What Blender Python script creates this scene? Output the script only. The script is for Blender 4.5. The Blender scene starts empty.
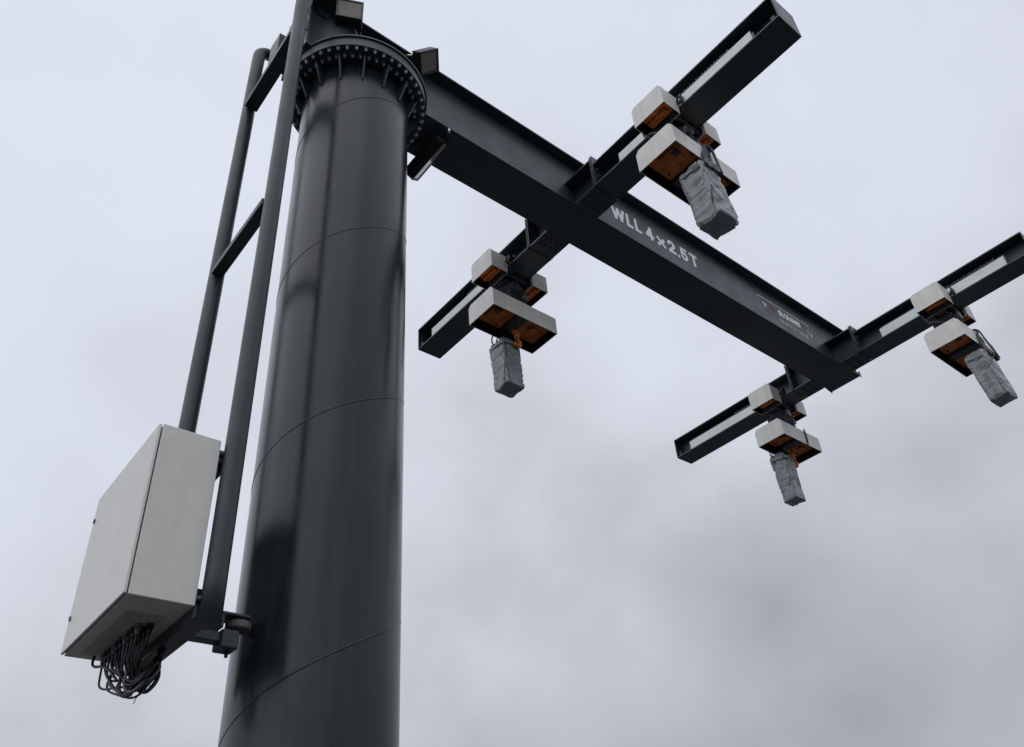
import bpy, bmesh, math, random
from mathutils import Vector, Matrix, noise
R = math.radians
scene = bpy.context.scene
COL = scene.collection

# ------------------------------------------------------------------ camera
ZG = 6.478                      # height of the drawing's zero level above the ground
cam = bpy.data.cameras.new('camera')
camo = bpy.data.objects.new('camera', cam); COL.objects.link(camo)
az, pit, rol = -0.72237279883695, 2.189576567433493, -0.07830471126381186
camo.matrix_world = Matrix.Translation((-2.082818, -4.128088, -4.877667 + ZG)) @ Matrix.Rotation(az, 4, 'Z') @ Matrix.Rotation(pit, 4, 'X') @ Matrix.Rotation(rol, 4, 'Z')
cam.sensor_width = 36.0
cam.lens = 836.1836 / 1024 * 36
cam.shift_y = 17.85 / 1024
cam.clip_start = 0.05
cam.clip_end = 3000
scene.camera = camo

# ------------------------------------------------------------------ sky
SUN_EL, SUN_AZ = 50, 193         # degrees; azimuth measured anticlockwise from +x
world = bpy.data.worlds.new('World'); scene.world = world; world.use_nodes = True
nt = world.node_tree; N = nt.nodes; Lk = nt.links
for n in list(N): N.remove(n)
wo = N.new('ShaderNodeOutputWorld'); bg = N.new('ShaderNodeBackground'); bg.inputs['Strength'].default_value = 0.1
sky = N.new('ShaderNodeTexSky'); sky.sky_type = 'NISHITA'; sky.sun_disc = False
sky.sun_elevation = R(SUN_EL); sky.sun_rotation = R(90 - SUN_AZ)
sky.air_density = 1.0; sky.dust_density = 4.0
tc = N.new('ShaderNodeTexCoord')
# slow brightening of the overcast towards the hidden sun
dot = N.new('ShaderNodeVectorMath'); dot.operation = 'DOT_PRODUCT'
dot.inputs[1].default_value = (-0.35, 0.0, 0.94)
Lk.new(tc.outputs['Generated'], dot.inputs[0])
nz = N.new('ShaderNodeTexNoise'); nz.inputs['Scale'].default_value = 3.1; nz.inputs['Detail'].default_value = 6; nz.inputs['Roughness'].default_value = 0.46; nz.inputs['Distortion'].default_value = 0.1
mp = N.new('ShaderNodeMapping'); mp.inputs['Scale'].default_value = (1, 1, 1.15); mp.inputs['Location'].default_value = (0.35, 1.2, 0.1)
Lk.new(tc.outputs['Generated'], mp.inputs['Vector']); Lk.new(mp.outputs[0], nz.inputs['Vector'])
nm = N.new('ShaderNodeMath'); nm.operation = 'MULTIPLY_ADD'; nm.inputs[1].default_value = 1.1; nm.inputs[2].default_value = -0.55
Lk.new(nz.outputs['Fac'], nm.inputs[0])
ad = N.new('ShaderNodeMath'); ad.operation = 'ADD'; Lk.new(dot.outputs['Value'], ad.inputs[0]); Lk.new(nm.outputs[0], ad.inputs[1])
mr = N.new('ShaderNodeMapRange'); mr.inputs['From Min'].default_value = -0.40; mr.inputs['From Max'].default_value = 1.0
Lk.new(ad.outputs[0], mr.inputs['Value'])
cr = N.new('ShaderNodeValToRGB')
cr.color_ramp.elements[0].position = 0.0; cr.color_ramp.elements[0].color = (0.28, 0.285, 0.305, 1)
cr.color_ramp.elements[1].position = 1.0; cr.color_ramp.elements[1].color = (0.79, 0.83, 0.935, 1)
for ps, c in ((0.157, (0.405, 0.415, 0.45, 1)), (0.371, (0.55, 0.57, 0.63, 1)), (0.482, (0.655, 0.69, 0.77, 1)), (0.607, (0.71, 0.75, 0.845, 1)), (0.836, (0.76, 0.80, 0.905, 1))):
    e = cr.color_ramp.elements.new(ps); e.color = c
Lk.new(mr.outputs[0], cr.inputs[0])
sc_ = N.new('ShaderNodeVectorMath'); sc_.operation = 'SCALE'; sc_.inputs['Scale'].default_value = 10.0
Lk.new(cr.outputs[0], sc_.inputs[0])
mx = N.new('ShaderNodeMixRGB'); mx.inputs[0].default_value = 0.96
Lk.new(sky.outputs[0], mx.inputs[1]); Lk.new(sc_.outputs[0], mx.inputs[2])
Lk.new(mx.outputs[0], bg.inputs['Color']); Lk.new(bg.outputs[0], wo.inputs['Surface'])

sun = bpy.data.lights.new('sun', 'SUN'); sun.energy = 0.5; sun.angle = R(85); sun.color = (1.0, 0.96, 0.9)
suno = bpy.data.objects.new('sun', sun); COL.objects.link(suno)
sd = Vector((math.cos(R(SUN_EL)) * math.cos(R(SUN_AZ)), math.cos(R(SUN_EL)) * math.sin(R(SUN_AZ)), math.sin(R(SUN_EL))))
suno.rotation_euler = sd.to_track_quat('Z', 'Y').to_euler()
vs = scene.view_settings
vs.view_transform = 'Standard'; vs.look = 'None'; vs.exposure = 0.0; vs.gamma = 1.0; vs.use_curve_mapping = False

# ------------------------------------------------------------------ materials
def mat(name, col, rough=0.5, metal=0.0, var=0.0, vscale=6.0, bump=0.0, bscale=60.0, coat=0.0, streak=0.0, col2=None, rvar=0.0, spec=0.5):
    m = bpy.data.materials.new(name); m.use_nodes = True
    t = m.node_tree; n = t.nodes; l = t.links
    b = n['Principled BSDF']
    b.inputs['Base Color'].default_value = (*col, 1); b.inputs['Roughness'].default_value = rough; b.inputs['Metallic'].default_value = metal
    b.inputs['Coat Weight'].default_value = coat; b.inputs['Coat Roughness'].default_value = 0.12
    b.inputs['Specular IOR Level'].default_value = spec
    tc = n.new('ShaderNodeTexCoord')
    last = None
    if var or col2:
        z = n.new('ShaderNodeTexNoise'); z.inputs['Scale'].default_value = vscale; z.inputs['Detail'].default_value = 8; z.inputs['Roughness'].default_value = 0.65
        l.new(tc.outputs['Object'], z.inputs['Vector'])
        r = n.new('ShaderNodeValToRGB'); r.color_ramp.elements[0].position = 0.36; r.color_ramp.elements[1].position = 0.66
        c2 = col2 or tuple(c * (1 - var) for c in col)
        r.color_ramp.elements[0].color = (*c2, 1); r.color_ramp.elements[1].color = (*(tuple(min(1, c * (1 + var * .4)) for c in col)), 1)
        l.new(z.outputs['Fac'], r.inputs[0]); last = r.outputs[0]
    if streak:
        mpn = n.new('ShaderNodeMapping'); mpn.inputs['Scale'].default_value = (22, 22, 1.3)
        l.new(tc.outputs['Object'], mpn.inputs['Vector'])
        z2 = n.new('ShaderNodeTexNoise'); z2.inputs['Scale'].default_value = 1.0; z2.inputs['Detail'].default_value = 6
        l.new(mpn.outputs[0], z2.inputs['Vector'])
        r2 = n.new('ShaderNodeValToRGB'); r2.color_ramp.elements[0].position = 0.33; r2.color_ramp.elements[1].position = 0.58
        r2.color_ramp.elements[0].color = (1 - streak, 1 - streak * 1.02, 1 - streak * 1.06, 1); r2.color_ramp.elements[1].color = (1, 1, 1, 1)
        l.new(z2.outputs['Fac'], r2.inputs[0])
        mm = n.new('ShaderNodeMixRGB'); mm.blend_type = 'MULTIPLY'; mm.inputs[0].default_value = 1
        if last: l.new(last, mm.inputs[1])
        else: mm.inputs[1].default_value = (*col, 1)
        l.new(r2.outputs[0], mm.inputs[2]); last = mm.outputs[0]
    if last: l.new(last, b.inputs['Base Color'])
    if rvar:
        z3 = n.new('ShaderNodeTexNoise'); z3.inputs['Scale'].default_value = 3.5; z3.inputs['Detail'].default_value = 7
        l.new(tc.outputs['Object'], z3.inputs['Vector'])
        q = n.new('ShaderNodeMapRange'); q.inputs['From Min'].default_value = .3; q.inputs['From Max'].default_value = .7
        q.inputs['To Min'].default_value = max(.02, rough - rvar); q.inputs['To Max'].default_value = rough + rvar
        l.new(z3.outputs['Fac'], q.inputs['Value']); l.new(q.outputs[0], b.inputs['Roughness'])
    if bump:
        z4 = n.new('ShaderNodeTexNoise'); z4.inputs['Scale'].default_value = bscale; z4.inputs['Detail'].default_value = 4
        l.new(tc.outputs['Object'], z4.inputs['Vector'])
        bp = n.new('ShaderNodeBump'); bp.inputs['Strength'].default_value = bump; bp.inputs['Distance'].default_value = 0.004
        l.new(z4.outputs['Fac'], bp.inputs['Height']); l.new(bp.outputs[0], b.inputs['Normal'])
    return m

M = {
 'paint': mat('anthracite_paint', (0.040, 0.054, 0.062), 0.38, var=.22, vscale=2.0, bump=.25, bscale=140, streak=.18, rvar=.08),
 'column': mat('column_paint', (0.018, 0.028, 0.032), 0.22, var=.3, vscale=1.6, bump=.16, bscale=110, streak=.35, rvar=.05, spec=.42),
 'pipe': mat('pipe_paint', (0.034, 0.044, 0.051), 0.40, var=.2, vscale=3.0, bump=.2, bscale=120, rvar=.08),
 'cover': mat('white_sheet_metal', (0.83, 0.81, 0.76), 0.42, var=.07, vscale=7, streak=.09, bump=.05, bscale=30),
 'cab': mat('light_grey_enamel', (0.73, 0.715, 0.66), 0.38, var=.06, vscale=11, streak=.04, bump=.06, bscale=26),
 'cabunder': mat('darker_grey_enamel', (0.50, 0.50, 0.47), 0.5, var=.2, vscale=5),  # enamel a step darker and blotchier than the cabinet body
 'orange': mat('orange_hoist_paint', (0.85, 0.23, 0.03), 0.42, var=.3, vscale=7, col2=(0.42, 0.10, 0.02), bump=.1, bscale=50),
 'hook': mat('orange_hook_paint', (0.55, 0.17, 0.025), 0.4, var=.2, vscale=12),
 'alu': mat('aluminium_tray', (0.60, 0.65, 0.65), 0.4, metal=.3, var=.10, vscale=5, streak=.05),
 'shadealu': mat('shaded_aluminium', (0.24, 0.26, 0.27), 0.5, metal=.2, var=.15, vscale=8),  # tray aluminium with shade put into a darker colour
 'zinc': mat('galvanised_steel', (0.70, 0.72, 0.74), 0.26, metal=.8, var=.15, vscale=20),
 'black': mat('black_plastic', (0.014, 0.014, 0.016), 0.42, var=.2, vscale=12),
 'cable': mat('cable_rubber', (0.018, 0.018, 0.021), 0.45),
 'greycable': mat('grey_cable', (0.11, 0.115, 0.125), 0.5),
 'mech': mat('grey_cast_metal', (0.07, 0.078, 0.088), 0.45, metal=.3, var=.4, vscale=14, bump=.4, bscale=60),
 'tarp': mat('grey_tarpaulin', (0.27, 0.30, 0.31), 0.27, var=.25, vscale=6, streak=.12, bump=.12, bscale=30, rvar=.08),
 'tarpdark': mat('worn_tarpaulin', (0.10, 0.105, 0.11), 0.55, var=.3, vscale=9),
 'glass': mat('lamp_glass', (0.16, 0.14, 0.105), 0.45, var=.1, vscale=9, coat=0),
 'lampgrey': mat('lamp_lens_grey', (0.5, 0.5, 0.5), 0.2, coat=.5),
 'text': mat('white_lettering', (0.86, 0.88, 0.88), 0.5, var=.05, vscale=20),
 'red': mat('red_lettering', (0.32, 0.05, 0.04), 0.5),
 'thin': mat('pale_lettering', (0.45, 0.46, 0.47), 0.5),
 'tyre': mat('grey_roller_rubber', (0.17, 0.155, 0.15), 0.6, var=.2, vscale=20),
 'latch': mat('latch_metal', (0.10, 0.11, 0.13), 0.4),
 'ground': mat('dark_asphalt', (0.072, 0.074, 0.076), 0.75, var=.35, vscale=.6, bump=.4, bscale=40, rvar=.1, spec=.25),
 'darkinner': mat('dark_inner_shell', (0.020, 0.017, 0.015), 0.6, var=.3, vscale=20),  # near-black colour for the inner faces of the white hoods
}

# ------------------------------------------------------------------ builders
class MB:
    def __init__(s): s.bm = bmesh.new()
    def box(s, x0, x1, y0, y1, z0, z1, bev=0.0, seg=2, rot=None):
        b = bmesh.new()
        bmesh.ops.create_cube(b, size=1)
        sx, sy, sz = x1 - x0, y1 - y0, z1 - z0
        bmesh.ops.scale(b, vec=(sx, sy, sz), verts=b.verts)
        if bev: bmesh.ops.bevel(b, geom=list(b.edges), offset=min(bev, .45 * min(abs(sx), abs(sy), abs(sz))), segments=seg, affect='EDGES', profile=.5)
        if rot: bmesh.ops.rotate(b, verts=b.verts, matrix=rot)
        bmesh.ops.translate(b, vec=((x0 + x1) / 2, (y0 + y1) / 2, (z0 + z1) / 2), verts=b.verts)
        s.join(b); return s
    def join(s, b):
        me = bpy.data.meshes.new('t'); b.to_mesh(me); b.free(); s.bm.from_mesh(me); bpy.data.meshes.remove(me)
    def tube(s, pts, r, n=16, caps=True, smooth_path=0):
        P = [Vector(q) for q in pts]
        if smooth_path:
            for _ in range(smooth_path):
                Q = [P[0]]
                for a, b in zip(P, P[1:]): Q += [a.lerp(b, .25), a.lerp(b, .75)]
                Q.append(P[-1]); P = Q
        rs = r if isinstance(r, (list, tuple)) else [r] * len(P)
        rings = []; up = None
        for i, q in enumerate(P):
            t = (P[min(i + 1, len(P) - 1)] - P[max(i - 1, 0)]).normalized()
            if up is None:
                up = Vector((0, 0, 1)) if abs(t.z) < .9 else Vector((1, 0, 0))
            u = (up - t * up.dot(t)).normalized(); v = t.cross(u); up = u
            rings.append([s.bm.verts.new(q + (u * math.cos(2 * math.pi * k / n) + v * math.sin(2 * math.pi * k / n)) * rs[i]) for k in range(n)])
        for a, b in zip(rings, rings[1:]):
            for k in range(n):
                f = s.bm.faces.new((a[k], a[(k + 1) % n], b[(k + 1) % n], b[k])); f.smooth = n > 6
        if caps:
            s.bm.faces.new(list(reversed(rings[0]))); s.bm.faces.new(rings[-1])
        return s
    def lathe(s, prof, n=64, c=(0, 0), closed=False):
        """prof: (radius, z) list about a vertical axis; sharp corners are kept by splitting"""
        for (r0, z0), (r1, z1) in zip(prof, prof[1:] + ([prof[0]] if closed else [])):
            A = []; B = []
            for k in range(n):
                a = 2 * math.pi * k / n
                A.append(s.bm.verts.new((c[0] + r0 * math.cos(a), c[1] + r0 * math.sin(a), z0)))
                B.append(s.bm.verts.new((c[0] + r1 * math.cos(a), c[1] + r1 * math.sin(a), z1)))
            for k in range(n):
                f = s.bm.faces.new((A[k], A[(k + 1) % n], B[(k + 1) % n], B[k])); f.smooth = True
        return s
    def prism(s, prof, axis, a, b):
        """closed polygon prof in the two other axes, extruded along axis from a to b"""
        def P(u, v, w):
            return {'x': (w, u, v), 'y': (u, w, v), 'z': (u, v, w)}[axis]
        A = [s.bm.verts.new(P(u, v, a)) for u, v in prof]; B = [s.bm.verts.new(P(u, v, b)) for u, v in prof]
        n = len(prof)
        for k in range(n): s.bm.faces.new((A[k], A[(k + 1) % n], B[(k + 1) % n], B[k]))
        s.bm.faces.new(A[::-1]); s.bm.faces.new(B)
        return s
    def hexbolt(s, p, d, r, h, rotz=0):
        d = Vector(d).normalized(); p = Vector(p)
        s.tube([p, p + d * h], r, n=6); s.tube([p + d * h, p + d * h * 1.7], r * .5, n=8)
        return s
    def build(s, name, m, parent=None, root=(0, 0, 0), dz=ZG, fix=True):
        if fix: bmesh.ops.recalc_face_normals(s.bm, faces=s.bm.faces)
        off = Vector((-root[0], -root[1], dz - root[2]))
        bmesh.ops.translate(s.bm, vec=off, verts=s.bm.verts)
        me = bpy.data.meshes.new(name); s.bm.to_mesh(me); s.bm.free()
        me.materials.append(M[m] if isinstance(m, str) else m)
        o = bpy.data.objects.new(name, me); COL.objects.link(o)
        if parent: o.parent = parent
        return o

def tag(o, label=None, cat=None, group=None, kind=None):
    if label: o['label'] = label
    if cat: o['category'] = cat
    if group: o['group'] = group
    if kind: o['kind'] = kind
    return o
def thing(name, loc, label, cat, group=None):
    o = bpy.data.objects.new(name, None); COL.objects.link(o); o.location = loc
    o.empty_display_size = .2
    return tag(o, label, cat, group)
def lab(o, t): o['label'] = t; return o

# ------------------------------------------------------------------ ground
g = MB(); g.box(-900, 900, -900, 900, -0.3, 0)
tag(g.build('ground', 'ground', dz=0), kind='structure')

# ------------------------------------------------------------------ fitted dimensions (metres, zero level = ZG)
RC = 0.45                       # column radius
ZR = 1.496                      # underside of the bolted flange
ZB, ZT = 1.612, 2.422           # jib bottom and top
W = 0.226; WEB = 0.11; XE = 7.702
X1, X2 = 2.581, 7.357; WBM = 0.164; DB = 0.322; LN, LF = 2.772, 2.668

# ------------------------------------------------------------------ column
croot = (0, 0, 0)
col = thing('crane_column', (0, 0, 0), 'thick dark grey steel column with spiral weld seam and bolted top flange', 'column')
b = MB()
n = 160; zs = [-ZG, 1.486]
prof = [(RC, -ZG)] + [(RC, -ZG + (ZG + 1.486) * k / 40) for k in range(1, 41)]
V = []
for r_, z in prof:
    V.append([b.bm.verts.new((r_ * math.cos(2 * math.pi * k / n), r_ * math.sin(2 * math.pi * k / n), z)) for k in range(n)])
for A, B in zip(V, V[1:]):
    for k in range(n):
        f = b.bm.faces.new((A[k], A[(k + 1) % n], B[(k + 1) % n], B[k])); f.smooth = True
b.build('shaft', 'column', col)
# spiral seam: 1.5 m per turn
b = MB(); pts = []
a = -900.0
while True:
    z = -0.53 + 1.5 * (a + 120) / 360
    if z > 1.47: break
    if z > -ZG + .05: pts.append(((RC + .0005) * math.cos(R(a)), (RC + .0005) * math.sin(R(a)), z + random.Random(int(a)).uniform(-.0015, .0015)))
    a += 3
a0 = -900 - 360 * 3
pts = []
a = -1700.0
while a < 900:
    z = -0.53 + 1.5 * (a + 120) / 360
    if -ZG + .05 < z < 1.46: pts.append(((RC - .0045) * math.cos(R(a)), (RC - .0045) * math.sin(R(a)), z))
    a += 3
b.tube(pts, .0075, n=10)
b.build('weld_seam', 'column', col)
b = MB(); b.lathe([(.44, ZR - .010), (.604, ZR - .010), (.604, ZR + .003), (.44, ZR + .003)], n=96, closed=True)
b.build('top_flange', 'paint', col)
b = MB(); b.lathe([(.46, -ZG), (.75, -ZG), (.75, -ZG + .05), (.46, -ZG + .05)], n=64, closed=True)
b.build('base_flange', 'paint', col)
for k in range(16):
    a = R(-135 + 22.5 * k)
    b = MB(); c, s_ = math.cos(a), math.sin(a); tx, ty = -s_ * .007, c * .007
    P = [(.449, ZR - .25), (.449, ZR - .011), (.541, ZR - .011), (.541, ZR - .035), (.462, ZR - .25)]
    A_ = [b.bm.verts.new((r_ * c - tx, r_ * s_ - ty, z)) for r_, z in P]; B_ = [b.bm.verts.new((r_ * c + tx, r_ * s_ + ty, z)) for r_, z in P]
    for i in range(5): b.bm.faces.new((A_[i], A_[(i + 1) % 5], B_[(i + 1) % 5], B_[i]))
    b.bm.faces.new(A_[::-1]); b.bm.faces.new(B_)
    b.build('gusset', 'paint', col)
# flange bolts, two rings of 48
def boltmesh():
    b = MB(); b.tube([(0, 0, 0), (0, 0, -.018)], .0155, n=6); b.tube([(0, 0, -.018), (0, 0, -.030)], .009, n=10)
    b.lathe([(.0001, -.0008), (.019, -.0008), (.019, -.004)], n=14)
    return b
proto = None
for ring, (rr, off, cnt) in enumerate(((.579, -172.4, 48), (.506, -168.6, 48))):
    for k in range(cnt):
        a = R(off + 7.5 * k)
        if proto is None:
            proto = boltmesh().build('flange_bolt', 'zinc', col, dz=0); o = proto
        else:
            o = proto.copy(); COL.objects.link(o); o.parent = col
        o.location = (rr * math.cos(a), rr * math.sin(a), ZG + ZR - .011); o.rotation_euler.z = a * 1.7

# ------------------------------------------------------------------ jib arm
jib = thing('jib_arm', (0, 0, ZG + ZR), 'long dark grey box girder jib carrying the lettering WLL 4 x 2.5 T', 'crane arm')
JR = (0, 0, ZG + ZR)
def J(bb, name, m, **k): return bb.build(name, m, jib, JR, **k)
b = MB(); b.lathe([(.50, ZR + .004), (.603, ZR + .004), (.603, ZB - .020), (.50, ZB - .020)], n=110, closed=True)
J(b, 'slewing_ring', 'pipe')
b = MB(); b.lathe([(.001, ZB - .019), (.617, ZB - .019), (.617, ZB - .002), (.001, ZB - .002)], n=110)
J(b, 'ring_plate', 'paint')
TAIL = -0.60
b = MB(); b.box(TAIL, XE, -W, W, ZB, ZB + .022, .003); J(b, 'bottom_flange', 'paint')
b = MB(); b.box(TAIL, XE, -W, W, ZT - .022, ZT, .003); J(b, 'top_flange', 'paint')
for s_ in (-1, 1):
    b = MB(); b.box(TAIL + .01, XE - .012, s_ * WEB - .008, s_ * WEB + .008, ZB + .0225, ZT - .0225); J(b, 'web_plate', 'paint')
b = MB(); b.box(XE - .010, XE - .0005, -W + .03, W - .03, ZB + .024, ZT - .024, .001); J(b, 'end_plate', 'paint')
for s_ in (-1, 1):   # corner lugs that stand below the end of the jib
    b = MB(); b.prism([(XE - .12, ZB + .004), (XE + .010, ZB + .085), (XE + .010, ZB - .020)], 'y', s_ * (W + .004) - .003, s_ * (W + .004) + .003); J(b, 'corner_lug', 'pipe')
b = MB(); b.box(TAIL - .016, TAIL - .002, -W, W, ZB, ZT, .002); J(b, 'tail_plate', 'paint')
# stiffener on the web near the column
b = MB(); b.tube([(-.455, -WEB - .008, 2.36), (-.455, -WEB - .024, 2.36)], .07, n=32); J(b, 'inspection_cover', 'pipe')

# lettering
def letters(txt, x, y, z, size, m, name, bold=0.0, xs=1.0, parent=jib, root=JR, spacing=1.0):
    cu = bpy.data.curves.new('txt', 'FONT'); cu.body = txt; cu.size = size; cu.extrude = .0008; cu.offset = bold; cu.space_character = spacing
    o = bpy.data.objects.new('txt', cu); COL.objects.link(o)
    bpy.context.view_layer.update()
    dg = bpy.context.evaluated_depsgraph_get()
    me = bpy.data.meshes.new_from_object(o.evaluated_get(dg)); bpy.data.objects.remove(o)
    wd = max(v.co.x for v in me.vertices)
    mt = Matrix.Translation((x - root[0], y - root[1], z + ZG - root[2])) @ Matrix.Rotation(R(90), 4, 'X') @ Matrix.Diagonal((xs, 1, 1, 1))
    me.transform(mt); me.name = name; me.materials.clear(); me.materials.append(M[m])
    ob = bpy.data.objects.new(name, me); COL.objects.link(ob); ob.parent = parent
    return ob, wd * xs
YF = -WEB - .0098
def glyphs(txt, x, z, h, t, widths, gaps, name, label):
    """block letters made of thick strokes standing 1 mm proud of the web"""
    def arc(cx, cz, rx, rz, a0, a1, n=10): return [(cx + rx * math.cos(R(a0 + (a1 - a0) * k / n)), cz + rz * math.sin(R(a0 + (a1 - a0) * k / n))) for k in range(n + 1)]
    G = {'W': [[(.0, 1), (.24, .0)], [(.24, .0), (.5, .95)], [(.5, .95), (.76, .0)], [(.76, .0), (1., 1)]],
         'L': [[(.1, 1), (.1, 0)], [(.0, .0), (1, 0)]],
         '4': [[(.72, 1), (.72, 0)], [(.72, 1), (.02, .28)], [(0, .26), (1, .26)]],
         'x': [[(.0, .62), (1, 0)], [(0, 0), (1, .62)]],
         '2': [arc(.5, .72, .44, .28, 175, -35, 12), [(.87, .56), (.06, .02)], [(0, .0), (1, 0)]],
         '.': [[(.1, 0), (.9, 0)]],
         '5': [[(.92, 1), (.12, 1)], [(.14, 1), (.08, .52)], arc(.45, .31, .46, .31, 150, -160, 14)],
         'T': [[(0, 1), (1, 1)], [(.5, 1), (.5, 0)]]}
    b = MB(); n = 0
    for ch, w, g_ in zip(txt, widths, gaps):
        for st in G[ch]:
            P = [(x + t / 2 + px * (w - t), z + t / 2 + pz * (h - t)) for px, pz in st]
            A_ = []; B_ = []
            for k, q in enumerate(P):
                a_ = P[max(k - 1, 0)]; c_ = P[min(k + 1, len(P) - 1)]
                d = Vector((c_[0] - a_[0], c_[1] - a_[1])).normalized(); nn = Vector((-d.y, d.x)) * t / 2
                e = -d * t * .42 if k == 0 else (d * t * .42 if k == len(P) - 1 else Vector((0, 0)))
                q = Vector(q) + e
                A_.append(q + nn); B_.append(q - nn)
            y = YF - .0006 * (n % 4)
            va = [b.bm.verts.new((v.x, y, v.y)) for v in A_]; vb = [b.bm.verts.new((v.x, y, v.y)) for v in B_]
            for k in range(len(P) - 1): b.bm.faces.new((va[k], vb[k], vb[k + 1], va[k + 1]))
            n += 1
        x += w + g_
    return lab(J(b, name, 'text'), label)
k_ = 1.072
glyphs('WLL4x2.5T', 3.122, 1.972, .212, .044, [q * k_ for q in (.20, .105, .108, .135, .135, .13, .040, .13, .14)], [q * k_ for q in (.016, .020, .062, .042, .040, .020, .016, .028, 0)],
       'lettering', 'white stencilled load rating WLL 4 x 2.5 T')
def strip(x0, x1, z0, z1, name='emblem_line', m='thin'):
    b = MB(); b.box(x0, x1, YF - .001, YF + .0012, z0, z1); J(b, name, m)
strip(5.775, 6.90, 2.188, 2.199, m='text'); strip(5.775, 5.784, 2.12, 2.187); strip(6.889, 6.90, 2.13, 2.187)
b = MB(); b.prism([(5.83, 2.11), (5.95, 2.11), (5.89, 2.02)], 'y', YF - .001, YF + .0012); J(b, 'emblem', 'thin')
b = MB(); b.prism([(6.845, 2.11), (6.865, 2.11), (6.83, 2.0), (6.81, 2.0)], 'y', YF - .001, YF + .0012); J(b, 'emblem', 'thin')
b = MB(); b.prism([(6.89, 2.07), (6.94, 2.04), (6.91, 1.98), (6.88, 2.0)], 'y', YF - .001, YF + .0012); J(b, 'emblem', 'thin')
letters('SE', 6.03, YF, 2.075, .11, 'red', 'red_lettering', bold=.006)
letters('SE.CRANES', 6.19, YF, 2.055, .115, 'text', 'small_lettering', bold=.006, xs=.86)
strip(6.17, 6.77, 2.020, 2.027)
letters('TEL 04-11 74 60 80 88', 6.16, YF, 1.915, .085, 'thin', 'small_lettering', bold=.003, xs=.80)

# ------------------------------------------------------------------ cross beams
def isec(b, x, y0, y1, z0, h, hw, tf=.018, tw=.012):
    b.box(x - hw, x + hw, y0, y1, z0, z0 + tf, .002)
    b.box(x - hw, x + hw, y0, y1, z0 + h - tf, z0 + h, .002)
    b.box(x - tw / 2, x + tw / 2, y0 + .002, y1 - .002, z0 + tf + .0005, z0 + h - tf - .0005)
    return b
def crossbeam(x, label, hoists, nm):
    root = (x, 0, ZG + ZB)
    t = thing('cross_beam', root, label, 'crane beam', 'cross beams bolted to the jib')
    Bd = lambda bb, name, m: bb.build(name, m, t, root)
    for s_, L in ((-1, LN), (1, LF)):
        ya, yb = sorted((s_ * .5405, s_ * (L - .012)))
        b = isec(MB(), x, ya, yb, ZB, DB, WBM); Bd(b, 'runway_beam', 'paint')
        ya, yb = sorted((s_ * (L - .010), s_ * L))
        b = MB(); b.box(x - WBM, x + WBM, ya, yb, ZB - .001, ZB + DB + .001, .002); Bd(b, 'end_plate', 'pipe')
        # stub welded to the jib
        ya, yb = sorted((s_ * (W + .003), s_ * .50))
        b = isec(MB(), x, ya, yb, ZB - .003, .428, WBM - .004, .022, .03); Bd(b, 'stub', 'paint')
        ya, yb = sorted((s_ * (WEB + .011), s_ * (W + .001)))
        b = MB(); b.box(x - WBM + .004, x + WBM - .004, ya, yb, ZB + .403, ZB + .425); b.box(x - .015, x + .015, ya, yb, ZB + .0235, ZB + .4025); Bd(b, 'stub_gusset', 'paint')
        for q in (0, 1):
            ya, yb = sorted((s_ * (.502 + q * .024), s_ * (.516 + q * .024)))
            b = MB(); b.box(x - WBM - .004, x + WBM + .004, ya, yb, ZB - .002 - .002 * q, ZB + .445, .003); Bd(b, 'joint_plate', 'paint')
        for sx in (-.11, .11):
            for zz in (.07, .15, .25, .37):
                b = MB(); b.hexbolt((x + sx, s_ * .5405, ZB + zz), (0, s_, 0), .017, .016); Bd(b, 'joint_bolt', 'mech')
        for sx in (-.10, -.04, .04, .10):
            for yy in (.30, .40):
                b = MB(); b.hexbolt((x + sx, s_ * yy, ZB - .004), (0, 0, -1), .014, .012); Bd(b, 'flange_bolt', 'mech')
        # end stop inside the beam and stiffener web
        ya, yb = sorted((s_ * (L - .10), s_ * (L - .09)))
        # aluminium tray for the energy chain on the left side of the beam
        ya, yb = sorted((s_ * .865, s_ * (L - (.28 if s_ < 0 else .27))))
        xa = x - WBM + .022
        b = MB()
        b.box(xa, xa + .003, ya, yb, ZB + .0305, ZB + .160)
        b.box(xa, xa + .070, ya, yb, ZB + .027, ZB + .030)
        Bd(b, 'cable_tray', 'alu')
        b = MB(); b.box(xa + .0705, xa + .0735, ya, yb, ZB + .0275, ZB + .222); Bd(b, 'tray_back', 'shadealu')  # back wall behind the lip, its shade painted in as darker metal
        # energy chain lying in the tray from the hoist outwards
        hy = hoists[s_]
        b = MB(); yy = hy + s_ * .15; yend = hy + s_ * (.78 if s_ < 0 else .62)
        ylim = s_ * (L - .33)
        if abs(yend) > abs(ylim): yend = ylim
        k = 0
        while abs(yy) < abs(yend):
            b.box(xa + .012, xa + .060, yy - .014, yy + .014, ZB + .150, ZB + .207 + (.006 if k % 2 else 0), .004, 1)
            b.box(xa + .016, xa + .056, yy + .012, yy + .024, ZB + .156, ZB + .190)
            yy += s_ * .036; k += 1
        Bd(b, 'energy_chain', 'black')
        b = MB()
        b.box(x - WBM + .02, x - .02, s_ * (L - .06) - .02, s_ * (L - .06) + .02, ZB + .02, ZB + .09, .004)
        Bd(b, 'end_stop', 'black')
    return t

HY = {1: {1: 1.055, -1: -1.475}, 2: {1: .895, -1: -1.62}}
crossbeam(X1, 'dark cross beam nearer the column, spanning the middle of the jib', HY[1], 'a')
crossbeam(X2, 'dark cross beam at the far free end of the jib', HY[2], 'b')

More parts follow.
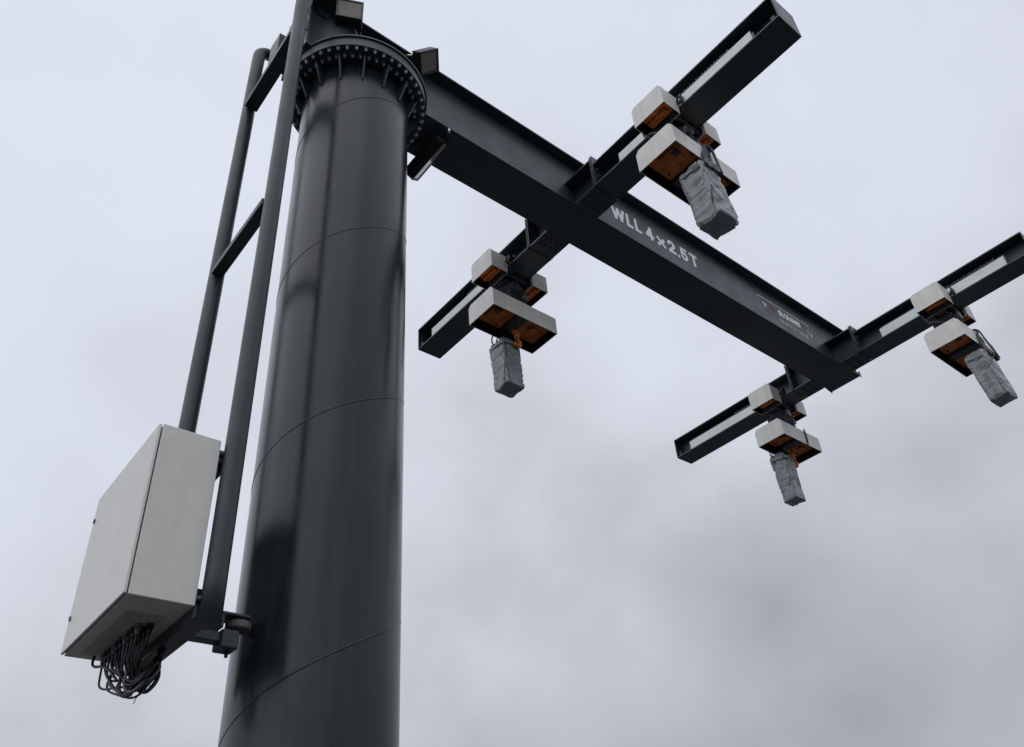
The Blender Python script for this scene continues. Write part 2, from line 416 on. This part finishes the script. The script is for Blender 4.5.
# ------------------------------------------------------------------ hoists
def cover(b, x0, x1, y0, y1, z0, z1, ch, th=.004):
    """open-bottomed sheet hood: two gable sides (x faces), chamfered along both top y edges"""
    out = [(y0, z0), (y0, z1 - ch), (y0 + ch * .8, z1), (y1 - ch * .8, z1), (y1, z1 - ch), (y1, z0)]
    inn = [(y1 - th, z0), (y1 - th, z1 - ch - th * .3), (y1 - ch * .8 - th * .5, z1 - th), (y0 + ch * .8 + th * .5, z1 - th), (y0 + th, z1 - ch - th * .3), (y0 + th, z0)]
    n = 6
    bm = b.bm
    def ring(x, pts): return [bm.verts.new((x, y, z)) for y, z in pts]
    A = ring(x0, out); B = ring(x1, out)
    for k in range(n - 1): bm.faces.new((A[k], A[k + 1], B[k + 1], B[k]))
    C_ = ring(x0 + th, inn); D = ring(x1 - th, inn)
    for k in range(n - 1): bm.faces.new((C_[k], C_[k + 1], D[k + 1], D[k]))
    bm.faces.new(ring(x0, out)); bm.faces.new(ring(x1, out))
    bm.faces.new(ring(x0 + th, inn)); bm.faces.new(ring(x1 - th, inn))
    # bottom lip
    o4 = [(x0, y0), (x1, y0), (x1, y1), (x0, y1)]; i4 = [(x0 + th, y0 + th), (x1 - th, y0 + th), (x1 - th, y1 - th), (x0 + th, y1 - th)]
    O = [bm.verts.new((x, y, z0)) for x, y in o4]; I = [bm.verts.new((x, y, z0)) for x, y in i4]
    for k in range(4): bm.faces.new((O[k], O[(k + 1) % 4], I[(k + 1) % 4], I[k]))
    return b

def bagmesh(cx, cy, z0, z1, wx, wy, seed, lean):
    """crumpled tarpaulin wrap: a rounded square sack with creases, gathered at the top"""
    b = MB(); bm = b.bm
    NP, NZ = 88, 64
    rnd = random.Random(seed)
    rows = []
    def per(t):
        # rounded square, t in 0..1
        a = 2 * math.pi * t
        c, s = math.cos(a), math.sin(a)
        pw = .20
        return math.copysign(abs(c) ** pw, c), math.copysign(abs(s) ** pw, s)
    for j in range(NZ + 1):
        h = j / NZ
        z = z0 + (z1 - z0) * h
        sc = 1.0 + .03 * math.sin(h * 5 + seed) * (1 - h) + (.04 * h)
        if h < .04: sc *= .95 + .05 * (h / .04)
        if h > .90: sc *= 1 - .22 * ((h - .90) / .10) ** 1.5
        row = []
        for i in range(NP):
            u, v = per(i / NP)
            x = u * wx / 2 * sc; y = v * wy / 2 * sc
            p = Vector((x * 7, y * 7, z * 2.6)) + Vector((seed * 7.3, 0, 0))
            d = noise.noise(p) * .013
            # long, mostly vertical folds with sharp valleys, and a few slanting creases
            q_ = noise.noise(Vector((x * 15 + 5, y * 15, z * 2.2 - seed)))
            d -= max(0, .13 - abs(q_)) * .22
            q2 = noise.noise(Vector((x * 9 + z * 7, y * 9 - z * 5, z * 3 + seed * 2)))
            d -= max(0, .09 - abs(q2)) * .17
            d += noise.noise(Vector((x * 30, y * 30, z * 7 + seed * 3))) * .004
            rr = Vector((u, v, 0)).normalized()
            row.append(bm.verts.new((cx + x + rr.x * d + lean[0] * h, cy + y + rr.y * d + lean[1] * h, z + .012 * noise.noise(Vector((x * 10, y * 10, seed))))))
        rows.append(row)
    for A, B in zip(rows, rows[1:]):
        for i in range(NP):
            f = bm.faces.new((A[i], A[(i + 1) % NP], B[(i + 1) % NP], B[i])); f.smooth = True
    # bottom: inner rings, slightly drawn up
    cen = Vector((cx, cy, z0 - .004))
    prev = rows[0]
    for q in (.8, .5, .2):
        ring = [bm.verts.new(cen.lerp(v.co, q) + Vector((0, 0, noise.noise(v.co * 12) * .006))) for v in rows[0]]
        for i in range(NP):
            f = bm.faces.new((prev[i], ring[i], ring[(i + 1) % NP], prev[(i + 1) % NP])); f.smooth = True
        prev = ring
    bm.faces.new(prev)
    bm.faces.new(rows[-1])
    return b

def ubar(b, pts, r, n=8): return b.tube(pts, r, n=n, smooth_path=3)

def hoist(x, y, m, label, seed, bag, hook):
    root = (x, y, ZG + ZB)
    t = thing('chain_hoist', root, label, 'hoist', 'chain hoists under the cross beams')
    Bd = lambda bb, name, mt, fix=True: bb.build(name, mt, t, root, fix=fix)
    z = ZB
    # side covers either side of the beam
    for s_ in (-1, 1):
        xa, xb = sorted((x + s_ * .402, x + s_ * .178))
        b = cover(MB(), xa, xb, y - .18, y + .18, z - .103, z + .163, .035)
        Bd(b, 'trolley_cover', 'cover')
        b = cover(MB(), xa + .005, xb - .005, y - .175, y + .175, z - .100, z + .158, .035, .003); Bd(b, 'inner_shell', 'darkinner')  # separate dark shell just inside the trolley cover
        b = MB(); b.box(xa + .010, xb - .030, y - .165, y + .120, z - .045, z + .12, .02, 3); Bd(b, 'trolley_motor', 'orange')
        b = MB(); b.tube([(x + s_ * .29, y - .12, z - .052), (x + s_ * .29, y + .10, z - .052)], .028, n=14); Bd(b, 'gear_shaft', 'orange')
    # trolley side plates and wheels
    b = MB()
    for s_ in (-1, 1):
        b.box(x + s_ * .186 - .012, x + s_ * .186 + .012, y - .15, y + .15, z - .09, z + .12, .004)
    for yy in (-.11, .11):
        b.tube([(x - .22, y + yy, z - .05), (x + .22, y + yy, z - .05)], .018, n=12)
    b.box(x - .15, x + .15, y - .05, y + .05, z - .11, z - .03, .01)
    Bd(b, 'trolley_frame', 'mech')
    for s_ in (-1, 1):
        for yy in (-.09, .09):
            b = MB(); b.tube([(x + s_ * .168, y + yy, z + .055), (x + s_ * .125, y + yy, z + .055)], .04, n=18); Bd(b, 'wheel', 'mech')
    # hoist body between trolley and lower hood
    b = MB()
    b.box(x - .11, x + .11, y - .10, y + .10, z - .44, z - .12, .02)
    for k in range(7): b.box(x - .13, x + .13, y - .115, y + .115, z - .42 + k * .035, z - .408 + k * .035, .003)
    b.tube([(x - .05, y - .16, z - .2), (x - .05, y + .16, z - .2)], .055, n=20)
    b.tube([(x + .08, y - .14, z - .3), (x + .08, y + .14, z - .3)], .035, n=16)
    Bd(b, 'hoist_body', 'mech')
    # lower hood
    b = cover(MB(), x - .440, x + .440, y - .213, y + .213, z - .712, z - .450, .045)
    Bd(b, 'hoist_cover', 'cover')
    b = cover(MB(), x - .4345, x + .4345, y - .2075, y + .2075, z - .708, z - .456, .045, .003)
    Bd(b, 'inner_shell', 'darkinner')  # separate dark shell just inside the lower hood
    for xa, xb in ((x - .425, x - .055), (x + .085, x + .425)):
        b = MB(); b.box(xa, xb, y - .195, y + .175, z - .612, z - .475, .018, 3)
        Bd(b, 'hoist_machine', 'orange')
    b = MB(); b.box(x - .34, x - .16, y - .10, y + .06, z - .632, z - .6125, .008); Bd(b, 'brake_cover', 'orange')
    b = MB(); b.tube([(x + .25, y - .02, z - .612), (x + .25, y - .02, z - .642)], .055, n=24); Bd(b, 'motor_cap', 'orange')
    for q in range(4):
        b = MB(); b.hexbolt((x - .38 + .25 * (q % 2), y - .15 + .27 * (q // 2), z - .6125), (0, 0, -1), .012, .01); Bd(b, 'cap_bolt', 'mech')
    b = MB(); b.box(x - .053, x + .083, y - .17, y + .17, z - .655, z - .47, .015)
    Bd(b, 'chain_guide', 'mech')
    b = MB(); b.tube([(x + .12, y - .16, z - .640), (x + .38, y - .15, z - .635)], .010, n=8); Bd(b, 'conduit', 'mech')
    b = MB(); b.box(x - .31, x - .25, y - .12, y - .06, z - .650, z - .633, .005); Bd(b, 'type_plate', 'mech')
    # bag with the chain
    bx, by, bz0, bz1, wx, wy, lean = bag
    o = Bd(bagmesh(bx, by, bz0, bz1, wx, wy, seed, lean), 'chain_bag', 'tarp')
    tx, ty = bx + lean[0], by + lean[1]
    b = MB()
    # straps around the neck and hem, two carrying straps to the hood
    zt = bz1 - .05
    if m < 0:
        yo = y - .213 - .012
        b2 = MB()
        # flap of tarpaulin drawn up over the near face of the hood
        P0 = [(tx - .11, by - .11, bz1 - .10), (tx + .10, by - .115, bz1 - .10)]
        P1 = [(x - .10, yo, z - .66), (x + .07, yo, z - .66)]
        P2 = [(x - .045, yo - .004, z - .52), (x + .02, yo - .004, z - .52)]
        P3 = [(x - .02, yo - .002, z - .455), (x + .005, yo - .002, z - .455)]
        rows = []
        for a_, c_ in ((P0, P1), (P1, P2), (P2, P3)):
            for q in range(6):
                f_ = q / 6
                l_ = Vector(a_[0]).lerp(Vector(c_[0]), f_); r2 = Vector(a_[1]).lerp(Vector(c_[1]), f_)
                rows.append([l_.lerp(r2, k / 8) + Vector((0, .009 * math.sin(k * 2.3 + q * .5 + seed), 0)) for k in range(9)])
        vs_ = [[b2.bm.verts.new(v) for v in rw] for rw in rows]
        for A_, B_ in zip(vs_, vs_[1:]):
            for k in range(8):
                f = b2.bm.faces.new((A_[k], A_[k + 1], B_[k + 1], B_[k])); f.smooth = True
        bk = bmesh.ops.solidify(b2.bm, geom=list(b2.bm.faces), thickness=.004)
        b2.build('flap', 'tarp', o, root)
        CB = [([(x + .0, yo + .05, z - .43), (x + .03, yo - .02, z - .45), (x + .05, yo - .03, z - .58), (tx + .07, by - .125, bz1 - .03), (tx + .085, by - .13, bz1 - .12)], .010),
              ([(x + .03, yo + .05, z - .43), (x + .06, yo - .02, z - .46), (x + .075, yo - .03, z - .60), (tx + .105, by - .12, bz1 - .10)], .007),
              ([(x - .36, y - .1, z - .45), (x - .43, y + .02, z - .36), (x - .36, y + .12, z - .30), (x - .33, y + .16, z - .12)], .011)]
    else:
        CB = [([(bx - .10, by + .09, bz1 - .05), (bx - .13, by + .10, bz1 + .06), (bx - .07, by + .08, z - .66)], .008),
              ([(bx - .06, by + .09, bz1 - .05), (bx - .05, by + .12, bz1 + .05), (bx - .02, by + .08, z - .66)], .008),
              ([(bx + .06, by, bz1 - .05), (bx + .03, by, z - .66)], .016), ([(bx - .03, by - .02, bz1 - .03), (bx - .02, by, z - .66)], .02)]
        if seed in (3,):
            CB.append(([(x + .10, y - .222, z - .46), (x + .10, y - .226, z - .50), (x + .10, y - .225, z - .66), (x + .10, y - .21, z - .72)], .010))
    CB.append(([(x - .21, y - .19, z + .02), (x - .24, y - .26, z + .06), (x - .20, y - .24, z - .06), (x - .13, y - .19, z - .1)], .010))
    CB.append(([(x - .06, y - .10, z - .13), (x - .15, y - .16, z - .22), (x - .12, y - .12, z - .38), (x - .08, y - .1, z - .45)], .008))
    for q_, r_ in CB: Bd(ubar(MB(), q_, r_), 'cable', 'cable')
    b = MB()
    hem = []
    for k in range(25):
        a_ = 2 * math.pi * k / 24
        u, v = math.cos(a_), math.sin(a_)
        u = math.copysign(abs(u) ** .4, u); v = math.copysign(abs(v) ** .4, v)
        hh = .84
        hem.append((bx + lean[0] * hh + u * (wx / 2 + .006), by + lean[1] * hh + v * (wy / 2 + .006), bz0 + (bz1 - bz0) * hh + .01 * math.sin(a_ * 3)))
    b.tube(hem, .0065, n=6, caps=False)
    b.build('drawcord', 'tarpdark', o, root)
    # bracket arm from the trolley to the tray (tow arm)
    b = MB(); b.box(x - .19, x - .10, y - .235, y - .215, z + .03, z + .13, .004); b.box(x - .19, x - .165, y - .235, y - .15, z + .03, z + .06, .003)
    Bd(b, 'tow_arm', 'black')
    if hook:
        hx, hy_, hz = hook
        b = MB()
        b.box(hx - .022, hx + .022, hy_ - .022, hy_ + .022, hz + .02, hz + .13, .008)
        b.tube([(hx - .04, hy_, hz + .10), (hx + .04, hy_, hz + .10)], .024, n=14)
        pts = []
        for k in range(15):
            a_ = R(95 - k * 19)
            pts.append((hx + .042 * math.cos(a_), hy_ + .004, hz - .032 + .042 * math.sin(a_)))
        rs = [.017 + .008 * math.sin(math.pi * k / 14) for k in range(15)]; rs[-1] = .008
        b.tube(pts, rs, n=12)
        Bd(b, 'hook', 'hook')
        b = MB(); b.tube([(hx, hy_, hz + .12), (hx, hy_, z - .68)], .009, n=6); Bd(b, 'load_chain', 'mech')
    return t

hoist(X1, HY[1][1], 1, 'chain hoist left of the jib on the nearer beam, orange hook beside its bag', 1,
      (2.555, 1.165, ZB - 1.462, ZB - .83, .235, .235, (-.01, .03)), (X1 + .01, 1.03, ZB - .87))
hoist(X1, HY[1][-1], -1, 'topmost and largest chain hoist, on the near right half of the nearer beam', 2,
      (2.435, -1.69, ZB - 1.582, ZB - .90, .265, .245, (-.02, .04)), None)
hoist(X2, HY[2][1], 1, 'lowest chain hoist, on the left half of the far beam with a slim grey bag', 3,
      (7.235, .985, ZB - 1.512, ZB - .80, .235, .215, (-.02, .02)), (X2 + .02, .90, ZB - .89))
hoist(X2, HY[2][-1], -1, 'rightmost chain hoist, on the far beam with its bag near the photo edge', 4,
      (7.135, -1.84, ZB - 1.562, ZB - .91, .255, .235, (.0, .05)), None)

# ------------------------------------------------------------------ pipe frame behind the column
XF = -.775; YT = .448; RT = .053
fr = thing('pipe_frame', (XF, 0, ZG - 3.51), 'tall dark frame of two round pipes with cross bars left of the column', 'frame')
FR = (XF, 0, ZG - 3.51)
F = lambda bb, name, m: bb.build(name, m, fr, FR)
def elbow(yc, top):
    pts = [(XF, yc, -3.465)]; z = -3.24
    while z < top - .03: pts.append((XF, yc, z)); z += .2
    pts.append((XF, yc, top))
    rad = .11
    for k in range(1, 9):
        a = R(90 * k / 8)
        pts.append((XF + rad * (1 - math.cos(a)), yc, top + .02 + rad * math.sin(a)))
    pts.append((TAIL + .10, yc, top + .13))
    return pts
for yc, top in ((-YT - .012, 2.33), (YT - .012, 2.06)):
    zt_ = top + .13
    b = MB(); b.tube(elbow(yc, top), RT, n=28); F(b, 'upright_pipe', 'pipe')
    b = MB(); b.tube([(TAIL + .08, yc, zt_), (TAIL + .10, yc, zt_)], .07, n=20); F(b, 'pipe_collar', 'paint')
    if yc > 0:
        b = MB(); b.box(TAIL + .101, TAIL + .125, W + .003, yc * 1.1, 2.10, 2.28); F(b, 'pipe_bracket', 'paint')
    else:
        b = MB(); b.box(TAIL - .02, TAIL + .24, yc - .06, -WEB - .03, ZT + .002, ZT + .022); F(b, 'pipe_bracket', 'paint')
def bar(z0, z1, x0, x1, ya=-YT + .035, yb=YT - .06):
    b = MB(); b.box(x0, x1, ya, yb, z0, z1, .006); F(b, 'cross_bar', 'pipe')
bar(-.663, -.608, -.830, -.748)
bar(1.262, 1.318, -.830, -.720)
bar(-3.437, -3.374, -.846, -.752, -YT + .01, YT + .04)
# broad plate joining the upper end of the frame to the jib
b = MB(); b.box(-.775, -.765, -.40, .38, 1.325, 1.50, .003); F(b, 'tie_plate', 'pipe')
b = MB(); b.box(-.764, TAIL - .017, .0, .18, 1.63, 1.9, .004); F(b, 'tie_bracket', 'paint')
# guide roller against the column
b = MB(); b.box(-.751, -.59, -.16, -.09, -3.415, -3.365, .005); F(b, 'roller_arm', 'paint')
b = MB(); b.box(-.605, -.515, -.18, -.07, -3.445, -3.353, .008); F(b, 'roller_block', 'paint')
b = MB(); b.box(-.62, -.47, -.19, -.06, -3.285, -3.270, .004); F(b, 'roller_cheek', 'paint')
b = MB(); b.box(-.625, -.605, -.19, -.06, -3.354, -3.286, .004); F(b, 'roller_yoke', 'paint')
b = MB(); b.tube([(-.55, -.125, -3.475), (-.55, -.125, -3.446)], .009, n=12); F(b, 'roller_pin', 'paint')
b = MB(); b.lathe([(.001, -3.335), (.056, -3.335), (.064, -3.328), (.064, -3.300), (.056, -3.292), (.001, -3.292)], n=40, c=(-.508, -.125)); F(b, 'guide_roller', 'tyre')
# loose cables hanging behind the head
for k_, (px_, py_) in enumerate(((-.640, -.19), (-.625, -.22), (-.645, -.235), (-.632, -.26))):
    b = MB(); rr_ = random.Random(k_)
    b.tube([(px_ + rr_.uniform(-.012, .012), py_ + rr_.uniform(-.012, .012), 1.72 + .09 * q) for q in range(9)], .006 if k_ % 2 else .009, n=8, smooth_path=1)
    F(b, 'hanging_cable', 'greycable' if k_ % 2 else 'zinc')

# ------------------------------------------------------------------ control cabinet
CX0, CX1, CY0, CY1, CZ0, CZ1 = -1.143, -.848, -.452, .482, -3.382, -2.500
cb = thing('control_cabinet', ((CX0 + CX1) / 2, 0, ZG + CZ0), 'light grey steel control cabinet with cables looping from its underside', 'cabinet')
CR = tuple(cb.location)
K = lambda bb, name, m: bb.build(name, m, cb, CR)
b = MB(); b.box(CX0, CX1, CY0, CY1, CZ0, CZ1, .004, 2); K(b, 'body', 'cab')
b = MB(); b.box(CX0 - .020, CX0 - .006, CY0 + .004, CY1 - .004, CZ0 + .003, CZ1 - .003, .004, 2); K(b, 'door', 'cab')
b = MB(); b.box(CX0 - .0055, CX0 - .0005, CY0 + .016, CY1 - .016, CZ0 + .014, CZ1 - .014); K(b, 'door_seal', 'black')
for zz in (-3.205, -2.655):
    b = MB(); b.tube([(CX0 - .0205, .445, zz), (CX0 - .025, .445, zz)], .013, n=20); b.box(CX0 - .028, CX0 - .0245, .441, .449, zz - .012, zz + .012, .001)
    K(b, 'latch', 'latch')
b = MB(); b.box(CX0 + .05, CX1 - .06, -.26, .40, CZ0 - .006, CZ0 - .0005, .002); K(b, 'gland_plate', 'cabunder')
for zz in (-2.62, -3.30):
    b = MB(); b.box(CX1 + .0005, XF - .02, -.40, .36, zz - .025, zz + .025, .003); K(b, 'mounting_rail', 'paint')
for i, zz in enumerate((-2.565, -3.34)):
    b = MB(); b.tube([(CX1 - .005, CY0 + .02, zz), (XF - .02, -YT, zz)], .016, n=10); b.box(CX1 + .0005, XF - .01, -.43, -.39, zz - .05, zz + .02, .004); K(b, 'mounting_lug', 'paint')
rnd = random.Random(5)
for k in range(20):
    y0 = .35 - k * .027
    x0 = -.965 + (.022 if k % 2 else -.022)
    b = MB(); b.tube([(x0, y0, CZ0 - .006), (x0, y0, CZ0 - .022)], .019, n=6); b.tube([(x0, y0, CZ0 - .022), (x0, y0, CZ0 - .06)], [.016, .010], n=12)
    K(b, 'cable_gland', 'greycable' if k % 6 == 0 else 'black')
    f_ = k / 19
    bx_, by_, bz_ = -.925 + rnd.uniform(-.035, .035), .02 + rnd.uniform(-.05, .06), CZ0 - .235 + rnd.uniform(-.035, .03)
    yl = y0 * .72 + by_ * .28 + rnd.uniform(-.02, .02)
    if k < 2: yl = y0 + .02
    if k == 7: yl = .30
    pts = [(x0, y0, CZ0 - .03), (x0, y0, CZ0 - .10), (x0 + rnd.uniform(-.02, .02), yl, CZ0 - .15 - (.03 if k < 3 else 0)),
           (bx_ - .01, by_ * .7 + yl * .3, bz_ + .01), (bx_ + .02, by_ - .05, bz_ - .035), (bx_ + .06, by_ - .10, bz_ + .03),
           (-.83 + rnd.uniform(-.02, .02), .03 + rnd.uniform(-.03, .03), CZ0 - .11), (-.80, .05 + rnd.uniform(-.04, .04), CZ0 - .055)]
    b = MB(); ubar(b, pts, rnd.choice((.0045, .0055, .0065, .0075))); K(b, 'cable', 'greycable' if k in (3, 9, 13) else 'cable')
b = MB(); ubar(b, [(-1.02, .40, CZ0 + .0), (-1.03, .38, CZ0 - .07), (-1.0, .22, CZ0 - .10), (-.97, .1, CZ0 - .2)], .007); K(b, 'cable', 'cable')
for k in range(5):   # cut tie ends
    b = MB(); a = rnd.uniform(0, 6)
    p = Vector((-.89 + rnd.uniform(-.03, .03), -.05 + rnd.uniform(-.06, .06), CZ0 - .26 + rnd.uniform(-.04, .05)))
    b.tube([p, p + Vector((.02 * math.cos(a), .03 * math.sin(a), -.02)), p + Vector((.03 * math.cos(a), .04 * math.sin(a), -.04))], .0022, n=5); K(b, 'cable_tie', 'greycable')

# ------------------------------------------------------------------ floodlights
def floodlight(c, aim, up, w, h, dpt, label, glass, bracket, cables=()):
    c = Vector(c); f = Vector(aim).normalized(); u = Vector(up); u = (u - f * u.dot(f)).normalized(); r = u.cross(f)
    mt = Matrix((r, u, f)).transposed()
    root = (c.x, c.y, c.z + ZG)
    t = thing('floodlight', root, label, 'floodlight', 'floodlights on the crane head')
    def place(b): bmesh.ops.transform(b.bm, matrix=Matrix.Translation(c) @ mt.to_4x4(), verts=b.bm.verts); return b
    b = MB()
    b.box(-w / 2, w / 2, -h / 2, h / 2, -dpt, -.004, .012, 2)
    for k in range(7):
        xx = -w / 2 + w * (k + .5) / 7
        b.box(xx - .004, xx + .004, -h / 2 + .02, h / 2 - .02, -dpt - .025, -dpt + .002, .002)
    place(b).build('housing', 'black', t, root)
    b = MB()
    fw = .018
    b.box(-w / 2, w / 2, -h / 2, -h / 2 + fw, -.003, .010, .002); b.box(-w / 2, w / 2, h / 2 - fw, h / 2, -.003, .010, .002)
    b.box(-w / 2, -w / 2 + fw, -h / 2 + fw, h / 2 - fw, -.003, .010, .002); b.box(w / 2 - fw, w / 2, -h / 2 + fw, h / 2 - fw, -.003, .010, .002)
    place(b).build('bezel', 'black', t, root)
    b = MB(); b.box(-w / 2 + fw + .001, w / 2 - fw - .001, -h / 2 + fw + .001, h / 2 - fw - .001, -.003, .003)
    place(b).build('glass', glass, t, root)
    b = MB()
    for q in bracket: b.tube(q[0], q[1], n=8)
    b.build('bracket', 'zinc', t, root)
    if cables:
        b = MB()
        for q in cables: b.tube(q, .006, n=6, smooth_path=2)
        b.build('cable', 'cable', t, root)
    return t
floodlight((-.345, -.43, 2.10), (-.42, -.90, -.06), (0, 0, 1), .23, .25, .10, 'black floodlight at the top edge of the photo above the bolted flange', 'glass',
    [([(-.30, -.24, 2.14), (-.32, -.40, 2.12)], .010)],
    [[(-.28, -.38, 1.97), (-.26, -.42, 1.85), (-.22, -.42, 1.63)], [(-.25, -.34, 1.98), (-.23, -.40, 1.78), (-.21, -.43, 1.70), (-.14, -.42, 1.64)], [(-.20, -.36, 1.98), (-.12, -.37, 1.80), (-.10, -.39, 1.62)]])
floodlight((.55, -.33, 2.27), (.42, -.62, -.66), (.15, .35, 1), .21, .24, .10, 'black floodlight on the near top edge of the jib beside the flange', 'glass',
    [([(.36, -.20, 2.36), (.50, -.30, 2.36)], .010)])
floodlight((.84, .09, 1.46), (.80, -.10, -.60), (0, .80, -.45), .20, .46, .09, 'black floodlight hung under the jib beside the column', 'lampgrey',
    [([(.84, -.22, 1.56), (.84, -.22, 1.609)], .012), ([(.80, .0, 1.50), (.80, .0, 1.609)], .012)])
